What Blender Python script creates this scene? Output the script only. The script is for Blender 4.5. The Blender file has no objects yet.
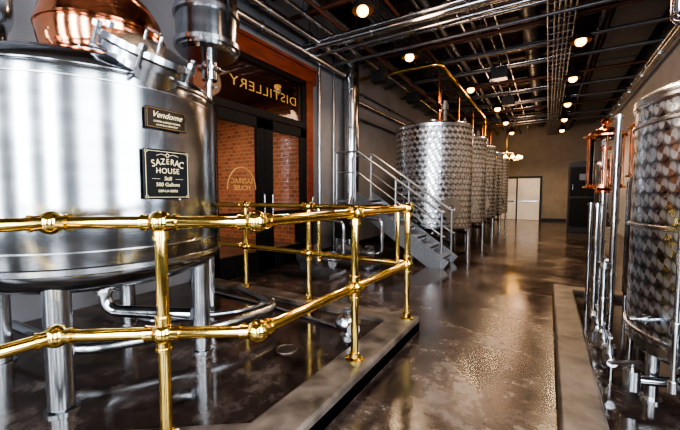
import bpy, bmesh, math, random
from mathutils import Vector, Matrix, Quaternion
random.seed(7)
V=Vector
ORG={}
COL=bpy.context.scene.collection
# ------------------------------------------------------------ materials
def nt(name):
    m=bpy.data.materials.new(name); m.use_nodes=True
    n=m.node_tree.nodes; l=m.node_tree.links
    return m,n,l,n['Principled BSDF']
def pm(name,c,metal=0.0,rough=0.4,ns=8.0,amt=0.15,bump=0.0,stretch=(1,1,1),rvar=0.08,emit=None,es=0,c2=None,coat=0,spec=.5,bd=.01):
    m,n,l,b=nt(name)
    tc=n.new('ShaderNodeTexCoord'); mp=n.new('ShaderNodeMapping'); mp.inputs['Scale'].default_value=stretch
    no=n.new('ShaderNodeTexNoise'); no.inputs['Scale'].default_value=ns; no.inputs['Detail'].default_value=6
    l.new(tc.outputs['Object'],mp.inputs['Vector']); l.new(mp.outputs[0],no.inputs['Vector'])
    r=n.new('ShaderNodeValToRGB'); r.color_ramp.elements[0].position=.3; r.color_ramp.elements[1].position=.7
    ca=tuple(x*(1-amt) for x in c)
    cb=c2 if c2 else tuple(min(1,x*(1+amt)) for x in c)
    r.color_ramp.elements[0].color=(*ca,1); r.color_ramp.elements[1].color=(*cb,1)
    l.new(no.outputs['Fac'],r.inputs[0]); l.new(r.outputs[0],b.inputs['Base Color'])
    b.inputs['Metallic'].default_value=metal; b.inputs['Specular IOR Level'].default_value=spec
    mr=n.new('ShaderNodeMapRange'); mr.inputs[3].default_value=max(.02,rough-rvar); mr.inputs[4].default_value=rough+rvar
    l.new(no.outputs['Fac'],mr.inputs[0]); l.new(mr.outputs[0],b.inputs['Roughness'])
    if coat: b.inputs['Coat Weight'].default_value=coat
    if bump:
        bp=n.new('ShaderNodeBump'); bp.inputs['Strength'].default_value=bump; bp.inputs['Distance'].default_value=bd
        l.new(no.outputs['Fac'],bp.inputs['Height']); l.new(bp.outputs[0],b.inputs['Normal'])
    if emit: 
        b.inputs['Emission Color'].default_value=(*emit,1); b.inputs['Emission Strength'].default_value=es
    return m
def dimple(name,N,cell,c,cd,bs=.6):
    m,n,l,b=nt(name)
    tc=n.new('ShaderNodeTexCoord'); s=n.new('ShaderNodeSeparateXYZ'); l.new(tc.outputs['Object'],s.inputs[0])
    def M(op,a,bb=None):
        q=n.new('ShaderNodeMath'); q.operation=op
        for i,x in enumerate((a,bb)):
            if x is None: continue
            if isinstance(x,(int,float)): q.inputs[i].default_value=x
            else: l.new(x,q.inputs[i])
        return q.outputs[0]
    at=M('ARCTAN2',s.outputs[1],s.outputs[0]); u=M('MULTIPLY',at,N/(2*math.pi)); v=M('DIVIDE',s.outputs[2],cell)
    row=M('FLOOR',v); odd=M('MODULO',row,2.0); u2=M('ADD',u,M('MULTIPLY',odd,.5)); u2=M('ADD',u2,500.0)
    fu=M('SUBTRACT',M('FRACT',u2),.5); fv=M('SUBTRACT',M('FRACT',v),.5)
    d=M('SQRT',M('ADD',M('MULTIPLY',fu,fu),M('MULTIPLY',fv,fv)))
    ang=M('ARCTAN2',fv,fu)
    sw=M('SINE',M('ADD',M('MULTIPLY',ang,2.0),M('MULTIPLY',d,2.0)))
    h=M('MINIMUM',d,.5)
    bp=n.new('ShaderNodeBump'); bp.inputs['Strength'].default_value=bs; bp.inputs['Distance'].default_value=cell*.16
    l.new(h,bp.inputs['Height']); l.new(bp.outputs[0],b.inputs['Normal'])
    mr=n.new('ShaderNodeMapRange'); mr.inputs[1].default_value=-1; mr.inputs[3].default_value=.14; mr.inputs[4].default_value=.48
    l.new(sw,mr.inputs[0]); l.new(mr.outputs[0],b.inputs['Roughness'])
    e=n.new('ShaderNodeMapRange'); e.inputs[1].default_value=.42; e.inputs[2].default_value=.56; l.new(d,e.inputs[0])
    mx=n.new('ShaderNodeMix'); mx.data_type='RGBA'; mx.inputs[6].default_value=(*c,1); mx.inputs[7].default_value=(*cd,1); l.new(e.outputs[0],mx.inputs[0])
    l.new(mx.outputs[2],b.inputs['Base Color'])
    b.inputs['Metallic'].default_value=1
    return m
STEEL=pm('brushed_stainless',(.50,.51,.53),1,.24,6,.10,.04,(1,1,.05),.07)
TANK=pm('tank_stainless',(.36,.37,.39),1,.18,5,.18,.03,(.25,.25,1.5),.05)
PIPE=pm('polished_stainless',(.60,.61,.63),1,.14,9,.08)
GALV=pm('galvanised_steel',(.42,.435,.46),.85,.33,30,.15)
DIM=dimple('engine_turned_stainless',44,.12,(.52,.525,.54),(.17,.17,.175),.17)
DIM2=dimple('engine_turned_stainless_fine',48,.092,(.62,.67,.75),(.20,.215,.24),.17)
BRASS=pm('polished_brass',(.88,.63,.20),1,.11,10,.12)
BRASSD=pm('aged_brass',(.55,.36,.14),1,.3,12,.2)
BRONZE=pm('dark_bronze',(.035,.023,.016),.2,.5,12,.2,spec=.2)
COPPER=pm('polished_copper',(.78,.32,.17),1,.14,6,.15)
RUST=pm('rust_red_pipe_paint',(.10,.035,.02),.2,.45,10,.2)
BLACK=pm('black_paint',(.010,.010,.011),0,.5,12,.2,spec=.2)
BLKM=pm('black_steel',(.03,.03,.032),.5,.42,12,.2)
DARKG=pm('dark_grey_steel',(.13,.13,.14),.6,.42,12,.2)
WOOD=pm('red_brown_wood',(.16,.032,.012),0,.35,5,.35,.1,(3,.6,3),.08)
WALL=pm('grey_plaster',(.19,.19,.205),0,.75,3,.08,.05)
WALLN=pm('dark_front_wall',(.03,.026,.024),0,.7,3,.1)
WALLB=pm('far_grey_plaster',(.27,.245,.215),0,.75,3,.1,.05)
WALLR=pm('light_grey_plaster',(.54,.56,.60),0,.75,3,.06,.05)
CEIL=pm('dark_ceiling_deck',(.042,.023,.016),0,.7,6,.3,.1,(4,.4,1))
BEAM=pm('dark_brown_beam',(.07,.042,.031),.1,.55,8,.3)
CONC=pm('curb_concrete',(.036,.027,.022),0,.42,5.5,.55,.6,(1,1,1),.16,c2=(.175,.138,.113),bd=.02)
WHITE=pm('white_door_paint',(.9,.88,.85),0,.4,6,.04)
GOLD=pm('glowing_gold_leaf',(.45,.26,.07),.0,.5,12,.1,emit=(.8,.42,.08),es=.08)  # gold leaf with a faint glow put into the material, no lamp
SIGNGOLD=pm('gold_lettering',(.80,.66,.38),.1,.5,12,.05)
GRATE=pm('cast_drain_metal',(.14,.11,.09),.8,.4,30,.3)
YEL=pm('yellow_paint',(.8,.55,.03),0,.45,12,.1)
def thinglass(name,tint,ior):
    m,n,l,b=nt(name); n.remove(b); o=[x for x in n if x.type=='OUTPUT_MATERIAL'][0]
    t=n.new('ShaderNodeBsdfTransparent'); t.inputs[0].default_value=(*tint,1)
    g=n.new('ShaderNodeBsdfGlossy'); no=n.new('ShaderNodeTexNoise'); mr=n.new('ShaderNodeMapRange'); mr.inputs[3].default_value=.01; mr.inputs[4].default_value=.04
    l.new(no.outputs[0],mr.inputs[0]); l.new(mr.outputs[0],g.inputs['Roughness'])
    f=n.new('ShaderNodeFresnel'); f.inputs[0].default_value=ior; x=n.new('ShaderNodeMixShader')
    l.new(f.outputs[0],x.inputs[0]); l.new(t.outputs[0],x.inputs[1]); l.new(g.outputs[0],x.inputs[2]); l.new(x.outputs[0],o.inputs[0]); return m
GLASS=thinglass('clear_glass',(.95,.96,.96),1.45)
DGLASS=thinglass('door_glass',(.7,.7,.72),1.22)
m,n_,l_,b_=nt('lobby_brick'); tc_=n_.new('ShaderNodeTexCoord'); sp_=n_.new('ShaderNodeSeparateXYZ'); ad_=n_.new('ShaderNodeMath'); cb_=n_.new('ShaderNodeCombineXYZ'); bk=n_.new('ShaderNodeTexBrick'); bk.inputs['Scale'].default_value=2.2
bk.inputs[1].default_value=(.42,.16,.08,1); bk.inputs[2].default_value=(.26,.09,.05,1); bk.inputs[3].default_value=(.36,.28,.21,1)
l_.new(tc_.outputs['Object'],sp_.inputs[0]); l_.new(sp_.outputs[0],ad_.inputs[0]); l_.new(sp_.outputs[1],ad_.inputs[1]); l_.new(ad_.outputs[0],cb_.inputs[0]); l_.new(sp_.outputs[2],cb_.inputs[1]); l_.new(cb_.outputs[0],bk.inputs[0]); l_.new(bk.outputs[0],b_.inputs['Base Color']); b_.inputs['Roughness'].default_value=.8; BRICK=m
BULB=pm('warm_bulb',(1,.7,.4),0,.5,3,.01,emit=(1,.47,.13),es=10)
CANDLE=pm('warm_globe',(1,.7,.3),0,.5,3,.01,emit=(1,.55,.16),es=16)
def floor_mat(name,ca,cb,cc,rlo,rhi,walk=False):
    m,n,l,b=nt(name)
    tc=n.new('ShaderNodeTexCoord')
    no=n.new('ShaderNodeTexNoise'); no.inputs['Scale'].default_value=1.2; no.inputs['Detail'].default_value=12; no.inputs['Roughness'].default_value=.7; no.inputs['Distortion'].default_value=.6
    n2=n.new('ShaderNodeTexNoise'); n2.inputs['Scale'].default_value=6; n2.inputs['Detail'].default_value=10; n2.inputs['Roughness'].default_value=.7
    l.new(tc.outputs['Object'],no.inputs['Vector']); l.new(tc.outputs['Object'],n2.inputs['Vector'])
    r=n.new('ShaderNodeValToRGB'); e=r.color_ramp.elements; e[0].position=.39; e[0].color=(*ca,1); e[1].position=.62; e[1].color=(*cc,1)
    x=e.new(.50); x.color=(*cb,1)
    mx=n.new('ShaderNodeMath'); mx.operation='MULTIPLY_ADD'; mx.inputs[1].default_value=.4; 
    l.new(n2.outputs[0],mx.inputs[0]); 
    m2=n.new('ShaderNodeMath'); m2.operation='MULTIPLY'; m2.inputs[1].default_value=.6; l.new(no.outputs[0],m2.inputs[0]); l.new(m2.outputs[0],mx.inputs[2])
    l.new(mx.outputs[0],r.inputs[0])
    mr=n.new('ShaderNodeMapRange'); mr.inputs[1].default_value=.38; mr.inputs[2].default_value=.62; mr.inputs[3].default_value=rlo; mr.inputs[4].default_value=rhi
    l.new(mx.outputs[0],mr.inputs[0])
    rough=mr.outputs[0]
    bp=n.new('ShaderNodeBump'); bp.inputs['Strength'].default_value=.14; bp.inputs['Distance'].default_value=.01
    n3=n.new('ShaderNodeTexNoise'); n3.inputs['Scale'].default_value=5; n3.inputs['Detail'].default_value=5
    l.new(tc.outputs['Object'],n3.inputs['Vector']); l.new(n3.outputs[0],bp.inputs['Height']); l.new(bp.outputs[0],b.inputs['Normal'])
    col=r.outputs[0]
    if walk:
        s=n.new('ShaderNodeSeparateXYZ'); l.new(tc.outputs['Object'],s.inputs[0])
        q=n.new('ShaderNodeMapRange'); q.inputs[1].default_value=-4.6; q.inputs[2].default_value=-3.0; q.inputs[3].default_value=.12; q.inputs[4].default_value=.02
        l.new(s.outputs[1],q.inputs[0])
        a=n.new('ShaderNodeMath'); a.operation='ADD'; l.new(rough,a.inputs[0]); l.new(q.outputs[0],a.inputs[1]); rough=a.outputs[0]
        pp=n.new('ShaderNodeMath'); pp.operation='PINGPONG'; pp.inputs[1].default_value=1.4; ad=n.new('ShaderNodeMath'); ad.inputs[1].default_value=28+2.85; l.new(s.outputs[1],ad.inputs[0]); l.new(ad.outputs[0],pp.inputs[0])
        lt=n.new('ShaderNodeMath'); lt.operation='LESS_THAN'; lt.inputs[1].default_value=.006; l.new(pp.outputs[0],lt.inputs[0])
        mm=n.new('ShaderNodeMix'); mm.data_type='RGBA'; mm.inputs[7].default_value=(.006,.004,.003,1); l.new(lt.outputs[0],mm.inputs[0]); l.new(col,mm.inputs[6]); col=mm.outputs[2]
    l.new(col,b.inputs['Base Color'])
    l.new(rough,b.inputs['Roughness'])
    b.inputs['Specular IOR Level'].default_value=.65
    return m
FLOOR=floor_mat('polished_brown_concrete',(.018,.011,.009),(.052,.036,.030),(.165,.130,.112),.06,.20,True)
PFLOOR=floor_mat('sealed_dark_concrete',(.014,.009,.007),(.042,.029,.025),(.14,.108,.092),.06,.20)
# ------------------------------------------------------------ mesh builder
def rotto(d):
    return V((0,0,1)).rotation_difference(V(d).normalized()).to_matrix().to_4x4()
class MB:
    def __init__(s): s.bm=bmesh.new()
    def cyl(s,p1,p2,r,r2=None,seg=24,caps=True):
        p1=V(p1);p2=V(p2);d=p2-p1
        bmesh.ops.create_cone(s.bm,cap_ends=caps,segments=seg,radius1=r,radius2=r if r2 is None else r2,depth=d.length,matrix=Matrix.Translation((p1+p2)/2)@rotto(d)); return s
    def box(s,c,sz,rot=None,rz=0):
        M=Matrix.Translation(V(c))
        if rot is not None: M=M@rot
        if rz: M=M@Matrix.Rotation(rz,4,'Z')
        M=M@Matrix.Diagonal((sz[0],sz[1],sz[2],1))
        bmesh.ops.create_cube(s.bm,size=1,matrix=M); return s
    def sph(s,c,r,seg=20,sc=(1,1,1)):
        bmesh.ops.create_uvsphere(s.bm,u_segments=seg,v_segments=seg//2+2,radius=r,matrix=Matrix.Translation(V(c))@Matrix.Diagonal((*sc,1))); return s
    def lathe(s,prof,c=(0,0,0),seg=64,M=None):
        if M is None: M=Matrix.Translation(V(c))
        rings=[]
        for (r,z) in prof:
            if r<1e-5: rings.append([s.bm.verts.new(M@V((0,0,z)))])
            else: rings.append([s.bm.verts.new(M@V((r*math.cos(2*math.pi*i/seg),r*math.sin(2*math.pi*i/seg),z))) for i in range(seg)])
        for a,b in zip(rings,rings[1:]):
            for i in range(seg):
                j=(i+1)%seg
                if len(a)==1 and len(b)==1: continue
                if len(a)==1: s.bm.faces.new((a[0],b[j],b[i]))
                elif len(b)==1: s.bm.faces.new((a[i],a[j],b[0]))
                else: s.bm.faces.new((a[i],a[j],b[j],b[i]))
        return s
    def tube(s,pts,r,seg=12,bend=None,closed=False):
        pts=[V(p) for p in pts]; bend=bend if bend is not None else r*3
        if not closed:
            out=[pts[0]]
            for i in range(1,len(pts)-1):
                p=pts[i]; a=(pts[i-1]-p); b=(pts[i+1]-p); k=min(bend,a.length*.45,b.length*.45)
                a=p+a.normalized()*k; b=p+b.normalized()*k
                for t in range(7):
                    t/=6; out.append(a*(1-t)**2+p*2*t*(1-t)+b*t*t)
            out.append(pts[-1])
        else: out=pts
        n=len(out); tang=[]
        for i in range(n):
            if closed: t=out[(i+1)%n]-out[i-1]
            else: t=out[min(i+1,n-1)]-out[max(i-1,0)]
            tang.append(t.normalized())
        up=V((0,0,1)) if abs(tang[0].z)<.9 else V((1,0,0))
        nrm=(up-tang[0]*up.dot(tang[0])).normalized(); rings=[]
        for i in range(n):
            if i:
                q=tang[i-1].rotation_difference(tang[i]); nrm=(q@nrm); nrm=(nrm-tang[i]*nrm.dot(tang[i])).normalized()
            bi=tang[i].cross(nrm)
            rings.append([s.bm.verts.new(out[i]+nrm*r*math.cos(2*math.pi*k/seg)+bi*r*math.sin(2*math.pi*k/seg)) for k in range(seg)])
        rg=list(zip(rings,rings[1:]))
        if closed: rg.append((rings[-1],rings[0]))
        for a,b in rg:
            for k in range(seg): s.bm.faces.new((a[k],a[(k+1)%seg],b[(k+1)%seg],b[k]))
        if not closed:
            s.bm.faces.new(rings[0][::-1]); s.bm.faces.new(rings[-1])
        return s
    def ring(s,c,R,r,axis=(0,0,1),seg=40,ts=8):
        M=Matrix.Translation(V(c))@rotto(axis)
        return s.tube([M@V((R*math.cos(2*math.pi*i/seg),R*math.sin(2*math.pi*i/seg),0)) for i in range(seg)],r,ts,closed=True)
    def prism(s,poly,z0,z1):
        a=[s.bm.verts.new((x,y,z0)) for x,y in poly]; b=[s.bm.verts.new((x,y,z1)) for x,y in poly]
        s.bm.faces.new(a[::-1]); s.bm.faces.new(b); n=len(poly)
        for i in range(n): s.bm.faces.new((a[i],a[(i+1)%n],b[(i+1)%n],b[i]))
        return s
    def clamp(s,p,ax,r):
        p=V(p);ax=V(ax).normalized(); s.cyl(p-ax*.008,p+ax*.008,r*1.55); s.cyl(p-ax*.016,p+ax*.016,r*1.3)
        o=ax.orthogonal().normalized(); s.cyl(p+o*r*1.4,p+o*r*2.4,.005,seg=8); return s
    def make(s,name,mat,parent=None,label=None,bevel=0,sharp=35):
        bmesh.ops.recalc_face_normals(s.bm,faces=s.bm.faces)
        o=V(ORG[parent.name]) if parent else None
        me=bpy.data.meshes.new(name)
        if o is None:
            lo=V((1e9,)*3);hi=-lo
            for v in s.bm.verts:
                for k in range(3): lo[k]=min(lo[k],v.co[k]);hi[k]=max(hi[k],v.co[k])
            o=V(((lo.x+hi.x)/2,(lo.y+hi.y)/2,lo.z))
        bmesh.ops.translate(s.bm,verts=s.bm.verts,vec=-o)
        s.bm.to_mesh(me); s.bm.free()
        for p in me.polygons: p.use_smooth=True
        me.set_sharp_from_angle(angle=math.radians(sharp))
        me.materials.append(mat)
        ob=bpy.data.objects.new(name,me); COL.objects.link(ob)
        if parent: ob.parent=parent; 
        else: ob.location=o
        ORG[ob.name]=o
        if label: ob['label']=label
        if bevel:
            b=ob.modifiers.new('bevel','BEVEL'); b.width=bevel; b.segments=2; b.limit_method='ANGLE'
        return ob
def top(ob,label,cat,group=None):
    ob['label']=label; ob['category']=cat
    if group: ob['group']=group
    return ob
def thing(name,loc,label,cat,group=None):
    e=bpy.data.objects.new(name,None); e.empty_display_size=.1; COL.objects.link(e); e.location=loc; ORG[e.name]=V(loc)
    return top(e,label,cat,group)
def struct(ob): ob['kind']='structure'; return ob
def dup(root,loc,label=None,rz=0):
    def rec(o,par):
        c=o.copy(); COL.objects.link(c)
        if par: c.parent=par
        for ch in list(o.children): rec(ch,c)
        return c
    c=rec(root,None); c.location=loc
    if rz: c.rotation_euler[2]=rz
    if label: c['label']=label
    return c
def text(body,size,pos,right,up,mat,parent,name='lettering',ext=.0015,shear=0,sx=1,spacing=1,off=0):
    cu=bpy.data.curves.new('t','FONT'); cu.body=body; cu.size=size; cu.align_x='CENTER'; cu.align_y='CENTER'; cu.extrude=ext; cu.shear=shear; cu.space_character=spacing; cu.offset=off
    to=bpy.data.objects.new('t',cu); COL.objects.link(to); bpy.context.view_layer.update()
    me=bpy.data.meshes.new_from_object(to.evaluated_get(bpy.context.evaluated_depsgraph_get()))
    bpy.data.objects.remove(to)
    R=V(right).normalized();U=V(up).normalized(); N=R.cross(U)
    M=Matrix(((R.x*sx,U.x,N.x,0),(R.y*sx,U.y,N.y,0),(R.z*sx,U.z,N.z,0),(0,0,0,1)))
    me.transform(Matrix.Translation(V(pos)-V(ORG[parent.name]))@M)
    me.materials.clear(); me.materials.append(mat)
    ob=bpy.data.objects.new(name,me); COL.objects.link(ob); ob.parent=parent; ORG[ob.name]=ORG[parent.name]; return ob
CZ=5.4
# ------------------------------------------------------------ room shell
struct(MB().box((-1.1,8.25,-.05),(6.8,24.9,.1)).make('floor',FLOOR))
struct(MB().box((-1.1,8.25,CZ+.05),(6.8,24.9,.1)).make('ceiling',CEIL))
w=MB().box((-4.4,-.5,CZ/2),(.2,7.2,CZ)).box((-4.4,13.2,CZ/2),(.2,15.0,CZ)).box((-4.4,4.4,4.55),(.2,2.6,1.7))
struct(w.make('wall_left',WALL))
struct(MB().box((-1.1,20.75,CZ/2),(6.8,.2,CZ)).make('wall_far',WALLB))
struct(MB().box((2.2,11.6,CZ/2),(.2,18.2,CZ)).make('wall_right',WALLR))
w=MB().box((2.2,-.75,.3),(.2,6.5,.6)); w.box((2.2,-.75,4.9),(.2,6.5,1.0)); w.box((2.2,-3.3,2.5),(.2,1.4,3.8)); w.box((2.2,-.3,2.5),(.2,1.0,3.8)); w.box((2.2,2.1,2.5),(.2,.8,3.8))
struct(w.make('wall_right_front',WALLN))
w=MB()
w.box((-1.1,-4.1,.25),(6.8,.2,.5)); w.box((-1.1,-4.1,4.9),(6.8,.2,1.0))
for x,ww in ((-4.1,.8),(-2.175,1.05),(-.1,1.1),(1.95,.9)): w.box((x,-4.1,2.45),(ww,.2,3.9))
struct(w.make('wall_near',WALLN))
LOB=pm('lobby_panelling',(.10,.055,.03),0,.5,4,.4)
struct(MB().box((-7.1,1.4,2),(5,.1,4)).box((-7.1,4.4,4.05),(5,6,.1)).make('wall_lobby',LOB)); struct(MB().box((-9.6,4.4,2),(.1,6,4)).box((-7.1,7.4,2),(5,.1,4)).make('wall_lobby_back',BRICK)); struct(MB().box((-7.08,4.4,-.05),(5.1,6,.1)).make('floor_lobby',FLOOR))
k=1
def winframe(c,wd,ht,axis):
    global k
    b=MB(); n=2
    for i in range(n+1):
        t=-wd/2+wd*i/n
        b.box((c[0]+(t if axis=='x' else 0),c[1]+(t if axis=='y' else 0),c[2]),(.04,.04,ht))
    for j in range(4):
        z=c[2]-ht/2+ht*j/3
        b.box((c[0],c[1],z),((wd if axis=='x' else .04),(wd if axis=='y' else .04),.04))
    o=b.make('window_%d'%k,BLKM); struct(o); k+=1
def area(name,loc,rot,sx,sy,e,col=(1,1,1)):
    L=bpy.data.lights.new(name,'AREA'); L.shape='RECTANGLE'; L.size=sx; L.size_y=sy; L.energy=e; L.color=col
    o=bpy.data.objects.new(name,L); COL.objects.link(o); o.location=loc; o.rotation_euler=rot; return o
DAY=(.86,.93,1)
for x,wd,e in ((-3.2,.85,170),(-1.15,.9,260),(.95,1.1,380)):
    winframe((x,-4.1,2.45),wd,3.9,'x'); area('window_daylight',(x,-4.25,2.45),(math.radians(90),0,0),wd,3.9,e,DAY)
for y,wd in ((-1.7,1.8),(.95,1.5)):
    winframe((2.2,y,2.5),wd,3.8,'y'); area('window_daylight',(2.35,y,2.5),(math.radians(90),0,math.radians(90)),wd,3.8,290,DAY)
area('lobby_light',(-7.6,4.2,3.9),(0,0,0),1.0,1.5,420,(1,.82,.6))
struct(MB().box((-4.28,13.4,.06),(.03,14.4,.12)).make('baseboard_left',BLKM))
struct(MB().box((-1.1,20.63,.06),(6.6,.03,.12)).make('baseboard_far',BLKM))
tr=1
for y in [1.0,3.4,5.8,8.2,10.6,13.0,15.4,17.8]:
    b=MB().box((-1.1,y,CZ-.03),(6.4,.2,.06)).box((-1.1,y,CZ-.2),(6.4,.05,.3)).box((-1.1,y,CZ-.36),(6.4,.2,.04))
    struct(b.make('trim_%d'%tr,BEAM)); tr+=1
for y in [4.7,7.0,9.4,11.8,14.2,16.6,19.0]:
    b=MB().tube([(-4.29,y,CZ-.06),(2.09,y,CZ-.06)],.04,8).tube([(-4.29,y,CZ-.6),(2.09,y,CZ-.6)],.04,8)
    for i in range(16):
        x=-4.2+i*.39; b.tube([(x,y,CZ-(.06 if i%2 else .6)),(x+.39,y,CZ-(.6 if i%2 else .06))],.02,6)
    struct(b.make('trim_%d'%tr,BEAM)); tr+=1
for x in (-3.2,-1.7,.2,1.6):
    struct(MB().box((x,8.2,CZ-.06),(.14,24,.12)).make('trim_%d'%tr,BEAM)); tr+=1
# ------------------------------------------------------------ timber door with transom
d=MB()
X=-4.27
for y in (3.12,5.7): d.box((X,y,1.85),(.14,.22,3.7))
d.box((X,4.41,3.72),(.18,2.95,.26)); d.box((X,4.41,3.88),(.24,3.05,.06))
door=struct(d.make('door_1',WOOD,bevel=.006))
MB().box((X,4.41,2.72),(.12,2.4,.12)).box((X,4.41,3.56),(.1,2.4,.08)).box((X,3.25,3.2),(.1,.07,.9)).box((X,5.57,3.2),(.1,.07,.9)).make('transom_frame',BLACK,door)
MB().box((X,4.41,3.16),(.02,2.3,.76)).make('transom_glass',DGLASS,door)
for yc in (3.81,5.01):
    f=MB()
    for s in (-.50,.50): f.box((X+.02,yc+s,1.32),(.06,.19,2.64))
    f.box((X+.02,yc,2.56),(.06,1.19,.17)); f.box((X+.02,yc,.18),(.06,1.19,.36)); f.box((X+.02,yc,1.0),(.05,1.1,.09))
    o=f.make('door_leaf',BLACK,door)
    MB().box((X+.01,yc,1.42),(.016,1.0,2.2)).make('glass_pane',DGLASS,o)
    hy=yc+(.5 if yc<4.4 else -.5)
    MB().tube([(X+.06,hy,.8),(X+.12,hy,.8),(X+.12,hy,1.35),(X+.06,hy,1.35)],.014).make('door_handle',STEEL,o)
    if yc<4.4:
        text('SAZERAC\nHOUSE',.11,(X+.03,yc+.08,1.5),(0,-1,0),(0,0,1),GOLD,o)
        b=MB().tube([(X+.03,yc+.08+.30*math.cos(t*math.pi/14),1.42+.36*math.sin(t*math.pi/14)) for t in range(15)],.009,6); b.make('gold_arch',GOLD,o)
text('DISTILLERY',.22,(X+.02,4.50,3.12),(0,-1,0),(0,0,1),GOLD,door,sx=1.35,spacing=1.12)
d=MB()
for x in (-2.56,-.34): d.box((x,20.6,1.12),(.1,.1,2.24))
d.box((-1.45,20.6,2.27),(2.32,.1,.1)); d.box((-1.45,20.62,1.1),(.05,.05,2.2)); door=struct(d.make('door_2',BLKM))
for xc in (-2.0,-.90):
    o=MB().box((xc,20.6,1.11),(1.03,.06,2.2)).make('door_leaf',WHITE,door,bevel=.005)
    MB().box((xc,20.55,1.0),(.85,.03,.06)).make('push_bar',STEEL,o)
# ------------------------------------------------------------ concrete platform with curb
plat=thing('concrete_platform',(-2.6,1,0),'raised dark concrete equipment pad with a worn curb edge','platform')
outer=[(-1.03,3.17),(-4.28,3.17),(-4.28,-3.9),(-1.80,-3.9),(-1.80,.52),(-1.03,1.09)]
MB().prism(outer[::-1],0.001,.105).make('slab',PFLOOR,plat)
MB().prism([(-1.03,3.17),(-4.28,3.17),(-4.28,2.93),(-1.29,2.93),(-1.29,1.21),(-2.06,.64),(-2.06,-3.9),(-1.80,-3.9),(-1.80,.52),(-1.03,1.09)][::-1],.002,.155).make('curb',CONC,plat,bevel=.018)
dr=MB().cyl((-1.73,2.02,.105),(-1.73,2.02,.112),.085,seg=40)
dr.ring((-1.73,2.02,.112),.08,.006)
for i in range(-3,4): dr.box((-1.73,2.02+i*.02,.114),(.11,.006,.006))
top(dr.make('floor_drain',GRATE),'round cast metal floor drain set in the dark platform','drain')
pad=thing('concrete_platform',(1.1,3,0),'low concrete equipment pad with a raised curb','platform')
MB().prism([(.1,-3.0),(2.08,-3.0),(2.08,5.42),(.1,5.42)],.001,.055).make('slab',PFLOOR,pad)
MB().prism([(.09,-3.0),(.31,-3.0),(.31,5.20),(2.09,5.20),(2.09,5.42),(.09,5.42)],.002,.125).make('curb',CONC,pad,bevel=.018)
# ------------------------------------------------------------ brass railing
Z0=.155; ZT=Z0+1.05; ZM=Z0+.525
rail=thing('brass_railing',(-1.5,1.5,Z0),'polished brass pipe railing with ball joints around the tank platform','railing')
N0=(-1.92,-1.2);A=(-1.92,.626);B=(-1.53,.905);E=(-1.17,1.155);C=(-1.15,2.08);D=(-1.12,3.05);G=(-2.28,3.05);I=(-3.28,3.05);J=(-4.12,3.05)
segs=[(N0,A),(A,B),(B,E),(E,C),(C,D),(D,G),(G,I),(I,J)]
for z in (ZT,ZM):
    for a,b in segs: MB().cyl((*a,z),(*b,z),.029).make('rail',BRASS,rail)
def ball(p,z,dirs):
    m=MB().sph((*p,z),.054,28)
    for q in dirs:
        q=V(q).normalized(); c=V((*p,z)); m.cyl(c+q*.035,c+q*.074,.035); m.cyl(c+q*.068,c+q*.080,.039)
    m.make('ball_joint',BRASS,rail)
def dd(a,b): return (b[0]-a[0],b[1]-a[1],0)
for z in (ZT,ZM):
    dn=[(0,0,-1)] + ([(0,0,1)] if z==ZM else [])
    ball(A,z,[dd(A,N0),dd(A,B)]); ball(B,z,[dd(B,A),dd(B,E)]+dn); ball(E,z,[dd(E,B),dd(E,C)])
    ball(C,z,[dd(C,E),dd(C,D)]+dn); ball(D,z,[dd(D,C),dd(D,G)]+dn); ball(G,z,[dd(G,D),dd(G,I)]+dn); ball(I,z,[dd(I,G),dd(I,J)]+dn); ball(N0,z,[dd(N0,A)]+dn)
for p in (N0,B,C,D,G,I):
    MB().cyl((*p,Z0),(*p,ZT),.027).make('post',BRASS,rail)
    MB().lathe([(.0,0),(.066,0),(.066,.012),(.040,.02),(.036,.05),(.029,.055),(.0,.055)],(*p,Z0),32).make('base_flange',BRASS,rail)
for x in (-2.14,-1.22): 
    MB().cyl((x,3.05,ZM-.06),(x,3.05,ZT+.0),.02).sph((x,3.05,ZM-.07),.028).make('gate_stile',BRASS,rail)
# ------------------------------------------------------------ big still
TC=(-2.855,1.24); R=.82; HC=(TC[0]+.06,TC[1]+.04)
still=thing('still_tank',(*TC,.105),'large brushed stainless steel still with a copper helmet on four legs','tank')
MB().lathe([(0,.70),(.3,.71),(.6,.75),(.76,.81),(R-.01,.86),(R,.90),(R,1.3),(R,1.9),(R,2.00),(R-.004,2.02)],(*TC,0),128).make('shell',TANK,still)
for z in (1.02,1.96): MB().lathe([(R-.002,z-.008),(R+.0025,z-.004),(R+.0025,z+.004),(R-.002,z+.008)],(*TC,0),128).make('weld_band',STEEL,still)
MB().lathe([(R+.004,.895),(R+.012,.90),(R+.012,.93),(R+.004,.935)],(*TC,0),128).make('base_band',STEEL,still)
MB().lathe([(R-.004,2.02),(R+.004,2.025),(R+.004,2.04),(R-.01,2.06),(.775,2.10),(.70,2.145),(.6,2.185),(.5,2.21),(.40,2.22),(.30,2.23)],(*TC,0),128).make('dome',TANK,still)
MB().lathe([(.33,2.19),(.40,2.21),(.40,2.225),(.40,2.25),(.33,2.25)],(*HC,0),64).make('neck_flange',STEEL,still)
for i in range(16):
    a=i*math.pi/8; MB().cyl((HC[0]+.385*math.cos(a),HC[1]+.385*math.sin(a),2.2),(HC[0]+.385*math.cos(a),HC[1]+.385*math.sin(a),2.265),.009,seg=8).make('flange_bolt',STEEL,still)
MB().lathe([(.33,2.25),(.35,2.27),(.375,2.33),(.39,2.42),(.39,2.50),(.365,2.60),(.31,2.69),(.24,2.76),(.17,2.82),(.13,2.90),(.11,3.1),(.1,3.9)],(*HC,0),72).make('copper_helmet',COPPER,still)
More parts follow.
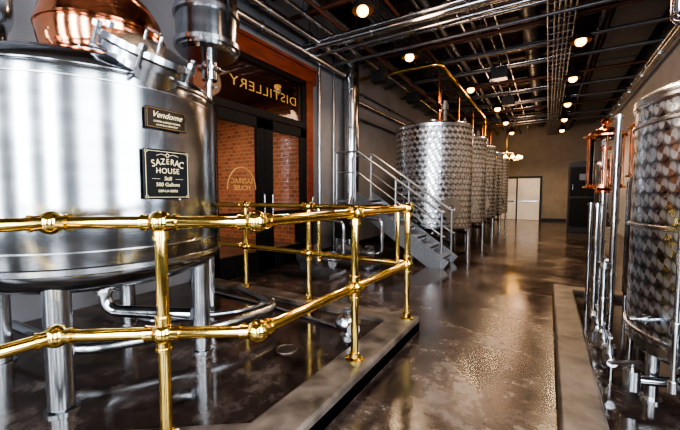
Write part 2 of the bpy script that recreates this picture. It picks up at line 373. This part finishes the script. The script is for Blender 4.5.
for r_,z_ in ((.390,2.47),): MB().lathe([(r_-.008,z_-.014),(r_+.010,z_-.008),(r_+.010,z_+.008),(r_-.008,z_+.014)],(*HC,0),72).make('helmet_seam',COPPER,still)
MB().tube([(*HC,3.85),(*HC,4.2),(HC[0],HC[1]+.84,4.3),(HC[0]+.05,HC[1]+.84,4.0)],.1,20,.18).make('vapour_pipe',COPPER,still)
for ang in (38,-42,142,222):
    a=math.radians(ang); c,s=math.cos(a),math.sin(a); x,y=TC[0]+.70*c,TC[1]+.70*s
    o=MB().cyl((x,y,.13),(x,y,.83),.065,.068,32).make('leg',STEEL,still)
    MB().cyl((x,y,.105),(x,y,.118),.085,seg=32).cyl((x,y,.115),(x,y,.2),.04,seg=20).make('foot',STEEL,o)
nrm=V((.50,.03,.86)).normalized()
base=V((TC[0]+.63,TC[1]-.02,2.06)); Mx=Matrix.Translation(base)@rotto(nrm)
mw=MB().lathe([(.215,-.12),(.215,.12),(.265,.12),(.265,.155),(.0,.155)],seg=64,M=Mx).make('manway',STEEL,still)
lid=MB().lathe([(.0,.16),(.27,.16),(.278,.17),(.272,.205),(.225,.213),(.12,.24),(0,.25)],seg=64,M=Mx).make('lid',STEEL,mw)
MB().tube([Mx@V((-.09,0,.235)),Mx@V((-.09,0,.305)),Mx@V((.09,0,.305)),Mx@V((.09,0,.235))],.01).make('lid_handle',PIPE,lid)
for i in range(6):
    a=i*math.pi/3+.45; c,s=math.cos(a),math.sin(a)
    b=MB(); b.cyl(Mx@V((.285*c,.285*s,.095)),Mx@V((.285*c,.285*s,.24)),.011,seg=10)
    b.cyl(Mx@V((.285*c,.285*s,.205)),Mx@V((.285*c,.285*s,.235)),.024,seg=6)
    b.cyl(Mx@V((.21*c,.21*s,.1)),Mx@V((.298*c,.298*s,.1)),.015,seg=8)
    b.make('swing_clamp',STEEL,mw)
b=MB(); b.box(Mx@V((-.30,0,.175)),(.06,.12,.05),rot=rotto(nrm)); b.cyl(Mx@V((-.31,-.09,.185)),Mx@V((-.31,.09,.185)),.014,seg=12); b.box(Mx@V((-.16,0,.23)),(.28,.05,.016),rot=rotto(nrm)); b.make('hinge',STEEL,mw)
for ang,rr,zz in ((75,.62,2.16),(-85,.64,2.15)):
    a=math.radians(ang); c,s=math.cos(a),math.sin(a); p=V((TC[0]+rr*c,TC[1]+rr*s,zz)); q=V((.3*c,.3*s,.95)).normalized()
    MB().cyl(p-q*.05,p+q*.08,.055,seg=28).cyl(p+q*.08,p+q*.105,.08,seg=28).cyl(p+q*.105,p+q*.12,.045,seg=24).make('nozzle',PIPE,still)
sx=TC[0]+R+.02
sg=MB().box((sx,1.245,1.455),(.016,.29,.30)).make('sign_plate',BLACK,still,label='black sign with thin gold border and arched gold lettering',bevel=.004)
b=MB()
for s in (-1,1):
    b.box((sx+.009,1.245+s*.135,1.455),(.003,.0025,.25)); b.box((sx+.009,1.245,1.455+s*.138),(.003,.25,.0025))
    for t in (-1,1): b.ring((sx+.009,1.245+s*.132,1.455+t*.135),.008,.0014,(1,0,0),16,5)
b.make('border_line',SIGNGOLD,sg)
def tx(t,s,z,par,mat=SIGNGOLD,**kw): return text(t,s,(sx+.010,1.245,z),(0,1,0),(0,0,1),mat,par,ext=.0006,**kw)
b=MB().ring((sx+.009,1.245,1.572),.010,.002,(1,0,0),20,6)
for s in (-1,1): b.tube([(sx+.009,1.245+s*.014,1.572),(sx+.009,1.245+s*.04,1.578),(sx+.009,1.245+s*.07,1.568)],.0015,6)
b.make('scroll_ornament',SIGNGOLD,sg)
def arch(word,size,z0,rad,step,par):
    n=len(word)
    for i,chx in enumerate(word):
        a=(i-(n-1)/2)*step; sc=1+.28*abs(a)/(step*(n-1)/2)
        yy=rad*math.sin(a); zz=z0+rad*(math.cos(a)-1)
        text(chx,size*sc,(sx+.010,1.245+yy,zz-.5*(sc-1)*size*.3),(0,math.cos(a*.6),-math.sin(a*.6)),(0,math.sin(a*.6),math.cos(a*.6)),SIGNGOLD,par,'letter',ext=.0006,sx=.84)
arch('SAZERAC',.047,1.533,.30,.102,sg)
tx('HOUSE',.047,1.476,sg,sx=.95,spacing=1.1)
b=MB()
for s in (-1,1): b.box((sx+.009,1.245+s*.075,1.428),(.003,.05,.0015))
b.make('ornament_rule',SIGNGOLD,sg)
tx('Still',.034,1.430,sg,shear=.1); tx('500 Gallons',.032,1.393,sg,shear=.05); tx('DSP-LA-20022',.021,1.354,sg)
for s in (-1,1): MB().cyl((sx-.03,1.245+s*.1,1.6),(sx-.03,1.245+s*.1,1.3),.008,seg=8).make('sign_bracket',STEEL,still)
np_=MB().box((sx,1.25,1.79),(.014,.26,.125)).make('nameplate',BRONZE,still,label='dark bronze maker plate with pale raised script',bevel=.004)
b=MB()
for s in (-1,1): b.box((sx+.008,1.25+s*.122,1.79),(.003,.003,.11)); b.box((sx+.008,1.25,1.79+s*.055),(.003,.246,.003))
b.make('border_line',BRASSD,np_)
text('Vendome',.050,(sx+.009,1.25,1.81),(0,1,0),(0,0,1),SIGNGOLD,np_,shear=.4,ext=.0008)
text('COPPER & BRASS WORKS',.015,(sx+.009,1.25,1.770),(0,1,0),(0,0,1),SIGNGOLD,np_,ext=.0008)
text('LOUISVILLE, KENTUCKY',.013,(sx+.009,1.25,1.750),(0,1,0),(0,0,1),SIGNGOLD,np_,ext=.0008)
MB().tube([(*TC,.71),(*TC,.45),(TC[0]+.55,TC[1]+.35,.42)],.045,20,.12).clamp((*TC,.6),(0,0,1),.045).make('outlet_pipe',PIPE,still)
def spipe(pts,r,bend,clamps=()):
    b=MB().tube(pts,r,16,bend)
    for p,ax in clamps: b.clamp(p,ax,r)
    b.make('process_pipe',STEEL,still)
spipe([(-3.6,.9,.3),(-2.7,1.0,.26),(-2.2,1.85,.28),(-2.15,2.4,.28),(-2.9,2.6,.3)],.038,.2,(((-2.35,1.6,.275),(.5,.85,0)),))
spipe([(-3.9,1.7,.2),(-3.0,1.65,.2),(-2.5,2.3,.2),(-2.5,2.7,.2)],.028,.15)
spipe([(-3.75,1.0,4.3),(-3.75,1.0,2.7),(-3.38,.85,2.5),(-3.34,.85,2.10)],.05,.15,(((-3.75,1.0,3.0),(0,0,1)),((-3.342,.85,2.3),(0,0,1))))
b=MB().cyl((-3.02,.60,2.10),(-3.02,.60,2.28),.035).cyl((-3.02,.60,2.28),(-3.02,.60,2.31),.06).box((-3.02,.60,2.36),(.05,.05,.1)).cyl((-3.12,.60,2.42),(-2.92,.60,2.42),.01); b.make('relief_valve',PIPE,still)
cx,cy=-2.76,2.14
cond=MB().lathe([(0,2.62),(.24,2.62),(.27,2.65),(.27,3.9),(.15,3.98),(0,3.98)],(cx,cy,0),64).make('condenser',TANK,still,label='stainless condenser cylinder with clamp collars')
for z in (2.70,2.98,3.5): MB().cyl((cx,cy,z-.02),(cx,cy,z+.02),.292,seg=64).make('collar',STEEL,cond)
MB().cyl((cx+.02,cy,2.40),(cx+.02,cy,2.62),.07).clamp((cx+.02,cy,2.5),(0,0,1),.07).make('outlet',PIPE,cond)
MB().tube([(cx+.02,cy,2.45),(cx,cy,2.3),(cx-.02,cy,.9),(cx-.02,cy,.107)],.032,16).clamp((cx,cy,2.35),(0,0,1),.032).make('drop_pipe',PIPE,cond)
def pipe(pts,r,label,mat=PIPE,bend=None,clamps=(),name='process_pipe',cat='pipe'):
    b=MB().tube(pts,r,16,bend)
    for p,ax in clamps: b.clamp(p,ax,r)
    return top(b.make(name,mat),label,cat)
pipe([(-3.9,2.75,.124),(-2.6,2.72,.124),(-1.66,2.6,.124),(-1.58,2.58,.124)],.018,'stainless hose lying across the platform floor',STEEL,bend=.2)
px,py=-1.45,2.50
pump=thing('transfer_pump',(px,py,.105),'small round stainless pump standing on the platform corner','pump')
MB().lathe([(0,.105),(.07,.105),(.07,.125),(.035,.13),(.035,.15),(.085,.17),(.115,.215),(.115,.245),(.085,.29),(.04,.305),(0,.305)],(px,py,0),36).make('body',STEEL,pump)
MB().cyl((px,py,.23),(px+.12,py-.12,.23),.035).cyl((px+.10,py-.10,.23),(px+.125,py-.125,.23),.055).make('port',PIPE,pump)
MB().cyl((px,py,.30),(px,py,.34),.012).ring((px,py,.34),.04,.007).make('hand_wheel',DARKG,pump)
# ------------------------------------------------------------ dimpled tanks along the corridor
def ferm(loc,R,zb,zt,mat,label,group=None,legs=6,nm='fermentation_tank',cat='tank',off=15):
    x,y=loc; t=thing(nm,(x,y,loc2z),label,cat,group)
    MB().lathe([(R,zb),(R,zt)],(x,y,0),96).make('jacket',mat,t)
    MB().lathe([(0,zb-.12),(R*.6,zb-.1),(R*.97,zb-.03),(R+.006,zb),(R+.006,zb+.05),(R-.01,zb+.05)],(x,y,0),96).make('bottom_dish',TANK,t)
    MB().lathe([(R-.01,zt-.06),(R+.006,zt-.06),(R+.012,zt-.02),(R+.012,zt),(R*.97,zt+.03),(R*.5,zt+.12),(.2,zt+.15),(.2,zt+.2),(0,zt+.21)],(x,y,0),96).make('top_dish',STEEL,t)
    for i in range(legs):
        a=2*math.pi*i/legs+math.radians(off); lx,ly=x+.93*R*math.cos(a),y+.93*R*math.sin(a)
        o=MB().cyl((lx,ly,loc2z+.015),(lx,ly,zb+.02),.035,seg=20).make('leg',STEEL,t)
        MB().cyl((lx,ly,loc2z),(lx,ly,loc2z+.014),.06,seg=24).make('foot',STEEL,o)
    return t
loc2z=0.0
G1='dimpled tanks along the corridor'
LAB='tall dimpled stainless tank in a row beside the corridor'
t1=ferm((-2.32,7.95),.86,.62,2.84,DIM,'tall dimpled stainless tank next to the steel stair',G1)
MB().lathe([(.862,1.72),(.868,1.724),(.868,1.744),(.862,1.748)],(-2.32,7.95,0),96).make('weld_band',STEEL,t1)
a=math.radians(-50); c,s=math.cos(a),math.sin(a); P=V((-2.32+.86*c,7.95+.86*s,1.05)); q=V((c,s,0))
MB().cyl(P-q*.05,P+q*.06,.2,seg=40).make('manway',STEEL,t1)
MB().cyl(P+q*.06,P+q*.085,.225,seg=40).ring(P+q*.12,.06,.01,q).cyl(P+q*.07,P+q*.13,.014).make('manway_lid',STEEL,t1)
P=V((-2.32+.2,7.95-.2,2.92))
MB().tube([P,P+V((0,0,.35)),P+V((-.1,.3,.45)),P+V((-.1,.3,1.2))],.035,16,.1).clamp(P+V((0,0,.15)),(0,0,1),.035).make('top_pipe',COPPER,t1)
MB().cyl((-2.0,7.7,2.9),(-2.0,7.7,3.2),.04).cyl((-2.0,7.7,3.2),(-2.0,7.7,3.32),.07).cyl((-2.0,7.7,3.32),(-2.0,7.7,3.4),.04).make('agitator_motor',DARKG,t1)
MB().tube([(-2.32,7.95,.55),(-2.32,7.95,.35),(-1.7,7.3,.3)],.035,14,.1).make('outlet_pipe',PIPE,t1)
for i in range(1,5): dup(t1,(-2.32,7.95+2.0*i,0),LAB)
# ------------------------------------------------------------ steel stair (rises toward -x)
st=thing('steel_stair',(-2.7,6.6,0),'galvanised steel stair with sloping pipe handrails leading to a landing','stair')
x0,x1,ya,yb,H1=-1.62,-3.4,6.15,6.88,1.22
nst=7
ang=math.atan2(H1,x0-x1)
L=math.hypot(H1,x0-x1)
for y in (ya,yb):
    MB().box(((x0+x1)/2,y,H1/2+.02),(L+.1,.02,.32),rot=Matrix.Rotation(ang,4,'Y')).make('stringer',GALV,st)
for i in range(nst):
    t=(i+.5)/nst; x=x0+(x1-x0)*t; z=H1*(i+1)/nst-.02
    MB().box((x,(ya+yb)/2,z),(.27,yb-ya-.02,.035)).box((x+.125,(ya+yb)/2,z-.02),(.02,yb-ya-.02,.07)).make('tread',GALV,st)
MB().box((x1-.25,(ya+yb)/2,H1-.02),(.5,yb-ya+.04,.05)).make('landing',GALV,st)
for y in (ya,yb):
    for k_,dz in enumerate((1.0,.58)):
        MB().tube([(x0+.06,y,dz+.02 if k_==0 else dz),(x0-.02,y,dz+.03),(x1+.05,y,dz+H1),(x1-.45,y,dz+H1)],.024 if k_==0 else .014,12,.06).make('handrail' if k_==0 else 'mid_rail',GALV,st)
    for t in (0,.5,1):
        x=x0+(x1-x0)*t; MB().cyl((x,y,H1*t-(.0 if t else 0)),(x,y,H1*t+1.02),.02).make('post',GALV,st)
    MB().cyl((x1-.45,y,0),(x1-.45,y,H1+1.0),.022).make('post',GALV,st)
# ------------------------------------------------------------ pump skids left of stair
sk=thing('pump_skid',(-3.1,5.5,0),'stainless pump skid with motor and piping beside the stair','pump','pump skids by the stair')
MB().box((-3.1,5.5,.06),(1.0,.5,.05)).box((-3.1,5.5,.018),(.9,.4,.034)).make('base_frame',STEEL,sk)
MB().cyl((-3.35,5.5,.28),(-2.95,5.5,.28),.13,seg=32).cyl((-3.38,5.5,.28),(-3.35,5.5,.28),.1).box((-3.15,5.5,.14),(.3,.2,.14)).make('motor',DARKG,sk)
MB().cyl((-2.95,5.5,.28),(-2.8,5.5,.28),.06).cyl((-2.8,5.5,.28),(-2.7,5.5,.28),.14,seg=32).make('pump_head',PIPE,sk)
MB().tube([(-2.7,5.5,.28),(-2.5,5.5,.28),(-2.5,5.5,.9),(-3.2,5.5,.95),(-3.2,5.65,1.3)],.03,14,.1).clamp((-2.5,5.5,.6),(0,0,1),.03).make('riser_pipe',PIPE,sk)
MB().box((-3.3,5.62,.75),(.4,.2,.5)).cyl((-3.3,5.62,.1),(-3.3,5.62,.5),.03).make('control_box',BLKM,sk)
dup(sk,(-3.35,4.6,0))
# ------------------------------------------------------------ vertical wall pipes
def vpipe(x,y,z0,z1,r,label,mat=PIPE,cl=()):
    b=MB().cyl((x,y,z0),(x,y,z1),r)
    for z in cl: b.cyl((x,y,z-.015),(x,y,z+.015),r*1.1)
    return top(b.make('vertical_pipe',mat),label,'pipe')
vpipe(-4.05,7.14,0,4.45,.18,'thick insulated stainless vertical pipe by the wall',PIPE,(.8,1.8,2.8,3.8))
vpipe(-4.22,6.05,0,4.6,.035,'thin steel riser pipe clipped to the grey wall',STEEL,(1.2,2.4,3.6))
vpipe(-4.22,7.6,0,4.2,.035,'thin steel riser pipe clipped to the grey wall',STEEL,(1.2,2.4,3.6))
vpipe(-4.24,6.65,0,4.6,.022,'thin steel riser pipe clipped to the grey wall',STEEL,(1.0,2.2,3.4))
# ------------------------------------------------------------ overhead pipes
def hp(a,b,r,label,mat=PIPE,cat='pipe'):
    m=MB().cyl(a,b,r,seg=16); d=V(b)-V(a); n=int(d.length/1.6)
    for i in range(1,n+1):
        p=V(a)+d*(i/(n+1)); dn=d.normalized(); m.cyl(p-dn*.012,p+dn*.012,r*1.35,seg=16); m.cyl(p,(p.x,p.y,CZ-.03),.005,seg=6)
    return top(m.make('ceiling_pipe',mat),label,cat)
for y,z,r,mt in ((5.45,4.15,.05,STEEL),(5.6,4.32,.04,STEEL),(5.78,4.15,.03,STEEL),(6.1,4.45,.055,STEEL),(4.2,4.5,.045,STEEL),(4.38,4.65,.03,DARKG),(6.5,4.2,.03,DARKG),(6.9,4.62,.04,STEEL),(5.1,4.6,.04,RUST)):
    hp((-4.29,y,z),(2.09,y,z),r,'pipe crossing the hall under the ceiling',mt)
for x,z,r,mt in ((-4.12,4.1,.07,STEEL),(-3.92,4.3,.05,STEEL),(-4.1,4.45,.06,BLKM),(-3.75,4.5,.04,STEEL),(-3.55,4.65,.045,DARKG),(-3.35,4.4,.03,RUST),(-2.45,4.62,.03,RUST),(-2.2,4.85,.04,STEEL),(-1.9,4.6,.05,DARKG),(-1.6,4.75,.04,STEEL),(-1.35,4.62,.03,DARKG),(-1.2,4.85,.025,STEEL),(-.95,4.65,.025,STEEL),(.75,4.6,.035,DARKG),(.88,4.72,.025,RUST),(1.9,4.3,.05,STEEL),(1.95,4.5,.04,STEEL)):
    hp((x,.2,z),(x,6.9 if x<-3.9 else 20.6,z),r,'long pipe running the length of the hall below the ceiling',mt)
for i,y in enumerate((7.45,8.5,9.6,10.9,12.1,13.5,14.6,16.2,17.4)):
    hp((-4.29,y,4.52),(2.09,y,4.52),.04,'cross pipe hung under the ceiling',RUST if i%3==0 else DARKG)
    hp((-4.29,y+.25,4.66),(-.6+.5*(i%3),y+.25,4.66),.03,'thin cross pipe above the tanks',DARKG if i%2 else STEEL)
    hp((-2.6+.4*(i%4),y+.55,4.7),(.85,y+.55,4.7),.025,'thin conduit crossing the hall under the ceiling',STEEL if i%2 else DARKG)
# wall-mounted conduits behind the tanks
for z,r in ((3.3,.03),(3.7,.045),(3.95,.025)):
    hp_=MB().cyl((-4.22,7.75,z),(-4.22,20.6,z),r,seg=14)
    for i in range(8): hp_.box((-4.26,8.3+i*1.6,z),(.07,.04,r*3))
    top(hp_.make('wall_pipe',STEEL if r>.03 else DARKG),'steel pipe running along the grey wall behind the tanks','pipe')
b=MB().tube([(-4.28,7.85,4.28),(-2.15,7.85,4.28),(-2.15,14.2,4.28),(-2.15,14.2,3.6)],.045,16,.2)
top(b.make('vapour_pipe',BRASS),'long brass vapour pipe arching above the dimpled tanks','pipe')
for i,(x,y) in enumerate(((-3.5,7.5),(-3.4,9.6),(-1.05,8.75),(-1.1,11.4))):
    t=thing('junction_box',(x,y,4.0),'black electrical junction box hung on rods from the ceiling','electrical box','hanging junction boxes')
    MB().box((x,y,4.12),(.34,.25,.26)).make('enclosure',BLKM,t,bevel=.008); MB().cyl((x,y,4.24),(x,y,CZ-.03),.012).make('hanger_rod',BLKM,t)
def tray(a,b,w,label):
    a=V(a);b=V(b);d=(b-a);n=int(d.length/.3);s=V((0,0,1)).cross(d.normalized()); m=MB()
    for k_ in(-1,1): m.tube([a+s*w/2*k_,b+s*w/2*k_],.016,6); m.tube([a+s*w/2*k_+V((0,0,.06)),b+s*w/2*k_+V((0,0,.06))],.012,6)
    for i in range(n+1): p=a+d*i/n; m.tube([p-s*w/2,p+s*w/2],.008,5)
    for j in (-.12,-.05,.03,.1): m.tube([a+s*j+V((0,0,.03)),b+s*j+V((0,0,.03))],.02,6)
    for i in range(1,n,6):
        p=a+d*i/n
        for k_ in(-1,1): m.cyl(p+s*w/2*k_,V((p.x,p.y,CZ-.03))+s*w/2*k_,.006,seg=6)
    return top(m.make('cable_tray',DARKG),label,'cable tray')
tray((.1,2,4.38),(.1,20.5,4.38),.4,'dark wire cable tray hung from the ceiling')
tray((-2.95,5,4.84),(-2.95,20.5,4.84),.4,'dark wire cable tray hung above the tanks')
b=MB().box((1.35,13,4.95),(.8,14,.45))
for y in range(7,20,2): b.box((1.35,y,4.95),(.84,.04,.49))
top(b.make('air_duct',DARKG),'dark rectangular air duct under the ceiling','duct')
b=MB().cyl((-.45,6.4,4.99),(-.45,20.6,4.99),.17,seg=32)
for i in range(14): b.cyl((-.45,6.9+i,4.99),(-.45,6.94+i,4.99),.182,seg=32)
top(b.make('round_duct',DARKG),'dark round spiral duct running below the ceiling','duct')
# ------------------------------------------------------------ pendants
GL='pendant lamps of the hall'
def pend(x,y,z):
    t=thing('pendant_lamp',(x,y,z),'small dark metal pendant lamp with a glowing warm bulb','lamp',GL)
    MB().lathe([(.17,0),(.175,0),(.165,.07),(.12,.14),(.06,.18),(.05,.27),(0,.28),(0,.272),(.045,.26),(.05,.175),(.11,.13),(.155,.065),(.168,.0)],(x,y,z),32).make('lamp_shade',BRONZE,t)
    MB().sph((x,y,z+.0),.09,16,(1,1,.9)).make('bulb',BULB,t)
    MB().cyl((x,y,z+.27),(x,y,CZ-.0),.008,seg=8).make('stem',BLKM,t)
    return t
p0=pend(-2.5,4.75,4.13)
P=[(-2.5,6.8),(-1.85,9.7),(-1.5,12.3),(-1.5,14.8),(-1.5,17.3),(.42,5.3),(.42,7.75),(.42,10.1),(.42,12.8),(.42,15.3),(.42,17.8),(-2.5,1.6),(.42,2.6)]
for p in P: dup(p0,(p[0],p[1],4.13))
for p in [(-2.5,4.75)]+P:
    L=bpy.data.lights.new('pendant_light','SPOT'); L.energy=160; L.color=(1,.72,.46); L.shadow_soft_size=.09; L.spot_size=math.radians(150); L.spot_blend=.6
    if p[1]<3: L.energy=25
    elif p[1]<5.4: L.energy=85
    o=bpy.data.objects.new('pendant_light',L); COL.objects.link(o); o.location=(p[0],p[1],3.98)
for x,y in ((-1.8,5.2),(-1,9),(-1,13),(-1,17)):
    L=bpy.data.lights.new('ceiling_fill','POINT'); L.energy=42; L.color=(1,.64,.40); L.shadow_soft_size=.3  # added fill light without a fixture, brightens the ceiling and its pipes
    o=bpy.data.objects.new('ceiling_fill',L); COL.objects.link(o); o.location=(x,y,3.9)
ch=thing('chandelier',(-1.75,18.0,2.9),'brass chandelier with a ring of warm glowing globes','chandelier')
MB().ring((-1.75,18,3.0),.6,.03).cyl((-1.75,18,3.0),(-1.75,18,CZ),.015).tube([(-2.35,18,3.0),(-1.15,18,3.0)],.012).tube([(-1.75,17.40,3.0),(-1.75,18.60,3.0)],.012).ring((-1.75,18,3.3),.3,.025).make('frame',BRASS,ch)
for i in range(12):
    a=i*math.pi/6; MB().sph((-1.75+.6*math.cos(a),18+.6*math.sin(a),3.09),.08,12).make('globe',CANDLE,ch)
# ------------------------------------------------------------ far right cabinet etc.
cb=thing('equipment_cabinet',(1.0,14.8,0),'tall black steel equipment cabinet against the wall side','cabinet')
MB().box((1.0,14.8,1.25),(.8,.7,2.5)).make('body',BLKM,cb,bevel=.01)
for z in (.72,1.8): MB().box((1.0,14.44,z),(.72,.02,1.0)).make('door',BLACK,cb,bevel=.005)
MB().cyl((.72,14.41,1.5),(.72,14.41,1.7),.012).make('handle',STEEL,cb)
MB().box((1.05,14.42,1.95),(.3,.02,.22)).make('display_panel',DARKG,cb)
t=thing('storage_tank',(1.45,12.5,0),'slim stainless vessel standing near the black cabinet','tank')
MB().lathe([(0,.4),(.25,.42),(.3,.5),(.3,2.2),(.2,2.35),(0,2.38)],(1.45,12.5,0),48).make('shell',TANK,t)
for i in range(4):
    a=i*math.pi/2+.7; MB().cyl((1.45+.26*math.cos(a),12.5+.26*math.sin(a),0),(1.45+.26*math.cos(a),12.5+.26*math.sin(a),.5),.025).make('leg',STEEL,t)
# ------------------------------------------------------------ right dimpled tank
loc2z=.055
TR=(1.19,3.0)
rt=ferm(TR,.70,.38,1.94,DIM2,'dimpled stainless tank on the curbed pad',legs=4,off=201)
for z in (1.89,1.76,1.12,.45):
    MB().lathe([(.702,z),(.714,z+.006),(.714,z+.024),(.702,z+.030)],(*TR,0),96).make('hoop',STEEL,rt)
g=(.60,2.44)
b=MB().cyl((*g,.3),(*g,1.85),.013,seg=14).cyl((g[0]+.05,g[1]+.01,.3),(g[0]+.05,g[1]+.01,1.85),.006,seg=8)
for z in (.3,.62,1.0,1.4,1.75): b.box((g[0]+.04,g[1]+.03,z),(.1,.05,.03)).cyl((*g,z-.03),(*g,z+.03),.022,seg=16)
b.make('level_gauge',PIPE,rt)
q=V((-.9,-.42,0)).normalized(); P=V((TR[0],TR[1],.58))+q*.70
MB().cyl(P-q*.04,P+q*.08,.02).clamp(P+q*.05,q,.02).cyl(P+q*.08,P+q*.13,.014).make('sample_valve',PIPE,rt)
MB().tube([(TR[0],TR[1],.32),(TR[0],TR[1],.22),(.62,2.72,.2),(.45,2.66,.2)],.03,14,.08).clamp((.7,2.76,.202),(-.8,-.4,0),.03).make('outlet_pipe',PIPE,rt)
MB().cyl((.47,2.665,.14),(.47,2.665,.26),.045,seg=24).cyl((.47,2.665,.26),(.47,2.665,.31),.012).box((.43,2.62,.315),(.2,.03,.012),rz=.6).make('butterfly_valve',STEEL,rt)
MB().tube([(TR[0]-.1,TR[1],2.1),(TR[0]-.1,TR[1],2.5),(TR[0]-.45,TR[1]+.4,2.55),(TR[0]-.45,TR[1]+.4,4.3)],.035,16,.1).clamp((TR[0]-.1,TR[1],2.3),(0,0,1),.035).make('top_pipe',PIPE,rt)
MB().cyl((.85,2.75,1.97),(.85,2.75,2.2),.05).cyl((.85,2.75,2.2),(.85,2.75,2.23),.08).make('vent_nozzle',STEEL,rt)
MB().box((.92,2.55,2.22),(.02,.12,.08)).cyl((.92,2.55,1.95),(.92,2.55,2.2),.01).make('warning_tag',YEL,rt,label='yellow warning tag on a rod')
# ------------------------------------------------------------ copper and glass spirit safes
GS='copper and glass tasting columns'
def safe(x,y,zb=1.40,sc=1.0,label='copper and glass spirit column on a stainless stand'):
    t=thing('spirit_safe',(x,y,.055),label,'spirit safe',GS)
    b=MB().cyl((x,y,.07),(x,y,zb),.035,seg=20).cyl((x,y,.055),(x,y,.07),.09,seg=28)
    for z in (.35,.8,1.15): b.clamp((x,y,z),(0,0,1),.035)
    b.make('stand',PIPE,t)
    r=.15*sc; h=.52*sc
    MB().lathe([(0,zb-.03),(r*.4,zb-.03),(r*.4,zb),(r*.6,zb+.02),(r*1.15,zb+.03),(r*1.15,zb+.05),(r*.95,zb+.055),(r*.95,zb+.07),(0,zb+.07)],(x,y,0),36).make('base_cup',COPPER,t)
    MB().lathe([(r*.86,zb+.071),(r*.86,zb+h)],(x,y,0),36).make('glass_cylinder',GLASS,t)
    MB().lathe([(0,zb+h),(r*.95,zb+h-.02),(r*1.15,zb+h),(r*1.15,zb+h+.02),(r*.95,zb+h+.03),(r*.85,zb+h+.06),(r*.5,zb+h+.09),(r*.25,zb+h+.11),(r*.2,zb+h+.15),(r*.3,zb+h+.17),(r*.2,zb+h+.20),(0,zb+h+.21)],(x,y,0),36).make('cap',COPPER,t)
    for i in range(6):
        a=i*math.pi/3+.5; MB().cyl((x+r*1.02*math.cos(a),y+r*1.02*math.sin(a),zb+.04),(x+r*1.02*math.cos(a),y+r*1.02*math.sin(a),zb+h+.02),.009,seg=8).make('tie_rod',COPPER,t)
    MB().cyl((x,y,zb+.06),(x,y,zb+h-.12),.022).cyl((x,y,zb+h-.14),(x,y,zb+h-.11),.06).cyl((x+.05,y-.04,zb+.06),(x+.05,y-.04,zb+h-.2),.015).sph((x,y,zb+h*.45),.045).make('inner_tube',COPPER,t)
    return t
safe(.53,4.85,1.38,1.15)
safe(.92,4.95,1.5,1.1,'taller copper and glass spirit column on a stainless stand')
pipe([(.42,4.2,.057),(.42,4.2,1.25)],.026,'upright stainless process pipe with clamp fittings on the pad',clamps=(((.42,4.2,.5),(0,0,1)),((.42,4.2,.9),(0,0,1)),((.42,4.2,1.23),(0,0,1))),bend=.08)
pipe([(.52,3.95,.057),(.52,3.95,2.05)],.026,'tall upright stainless pipe beside the dimpled tank',clamps=(((.52,3.95,.6),(0,0,1)),((.52,3.95,1.1),(0,0,1)),((.52,3.95,1.6),(0,0,1)),((.52,3.95,2.03),(0,0,1))))
pipe([(.64,3.75,.057),(.64,3.75,1.95),(.9,3.72,2.1),(.95,3.7,2.2),(.95,3.7,4.6)],.026,'tall upright stainless pipe beside the dimpled tank',clamps=(((.64,3.75,.6),(0,0,1)),((.64,3.75,1.2),(0,0,1)),((.64,3.75,1.8),(0,0,1))))
pipe([(.40,4.6,.057),(.40,4.6,1.25)],.02,'slim stainless drain pipe on the pad',bend=.06,clamps=(((.40,4.6,.7),(0,0,1)),((.40,4.6,1.23),(0,0,1))))
mf=thing('valve_manifold',(.40,3.5,.055),'low stainless manifold with butterfly valves on the pad','pipe')
MB().cyl((.40,2.85,.20),(.40,4.0,.20),.028).clamp((.40,3.1,.2),(0,1,0),.028).clamp((.40,3.5,.2),(0,1,0),.028).clamp((.40,3.85,.2),(0,1,0),.028).cyl((.40,2.9,.055),(.40,2.9,.2),.015).cyl((.40,3.92,.055),(.40,3.92,.2),.015).cyl((.40,3.4,.2),(.40,3.4,.75),.022).clamp((.40,3.4,.5),(0,0,1),.022).make('pipe_run',PIPE,mf)
for y in (2.98,3.28,3.68): MB().cyl((.40,y,.13),(.40,y,.27),.04).cyl((.40,y,.27),(.40,y,.33),.01).box((.40,y+.05,.335),(.025,.14,.012)).make('valve',STEEL,mf)
MB().cyl((.40,3.4,.75),(.40,3.4,.79),.045).box((.40,3.36,.83),(.02,.14,.014)).cyl((.40,3.4,.79),(.40,3.4,.83),.01).make('valve',STEEL,mf)
for i,(x,y,r,h,lb) in enumerate(((.78,4.3,.13,1.45,'slim stainless column vessel on three legs'),(1.5,4.7,.2,1.7,'stainless column vessel behind the glass columns'))):
    t=thing('column_vessel',(x,y,.055),lb,'vessel')
    MB().lathe([(0,.3),(r*.7,.32),(r,.38),(r,h),(r*.7,h+.08),(r*.2,h+.1),(r*.2,h+.25),(0,h+.25)],(x,y,0),48).make('shell',TANK,t)
    for j in range(3):
        a=j*2*math.pi/3+.5; MB().cyl((x+r*.85*math.cos(a),y+r*.85*math.sin(a),.055),(x+r*.85*math.cos(a),y+r*.85*math.sin(a),.4),.018).make('leg',STEEL,t)
# ------------------------------------------------------------ world & camera
w=bpy.data.worlds.new('World'); bpy.context.scene.world=w; w.use_nodes=True
w.node_tree.nodes['Background'].inputs[0].default_value=(.75,.85,1,1); w.node_tree.nodes['Background'].inputs[1].default_value=.6
try: bpy.context.scene.view_settings.look='AgX - High Contrast'
except Exception: pass
cam=bpy.data.cameras.new('Camera'); co=bpy.data.objects.new('Camera',cam); COL.objects.link(co)
cam.lens=18; cam.sensor_width=36; cam.clip_start=.05
co.location=(0,0,1.33); co.rotation_euler=(math.radians(90-3.36),0,math.radians(31.46))
bpy.context.scene.camera=co
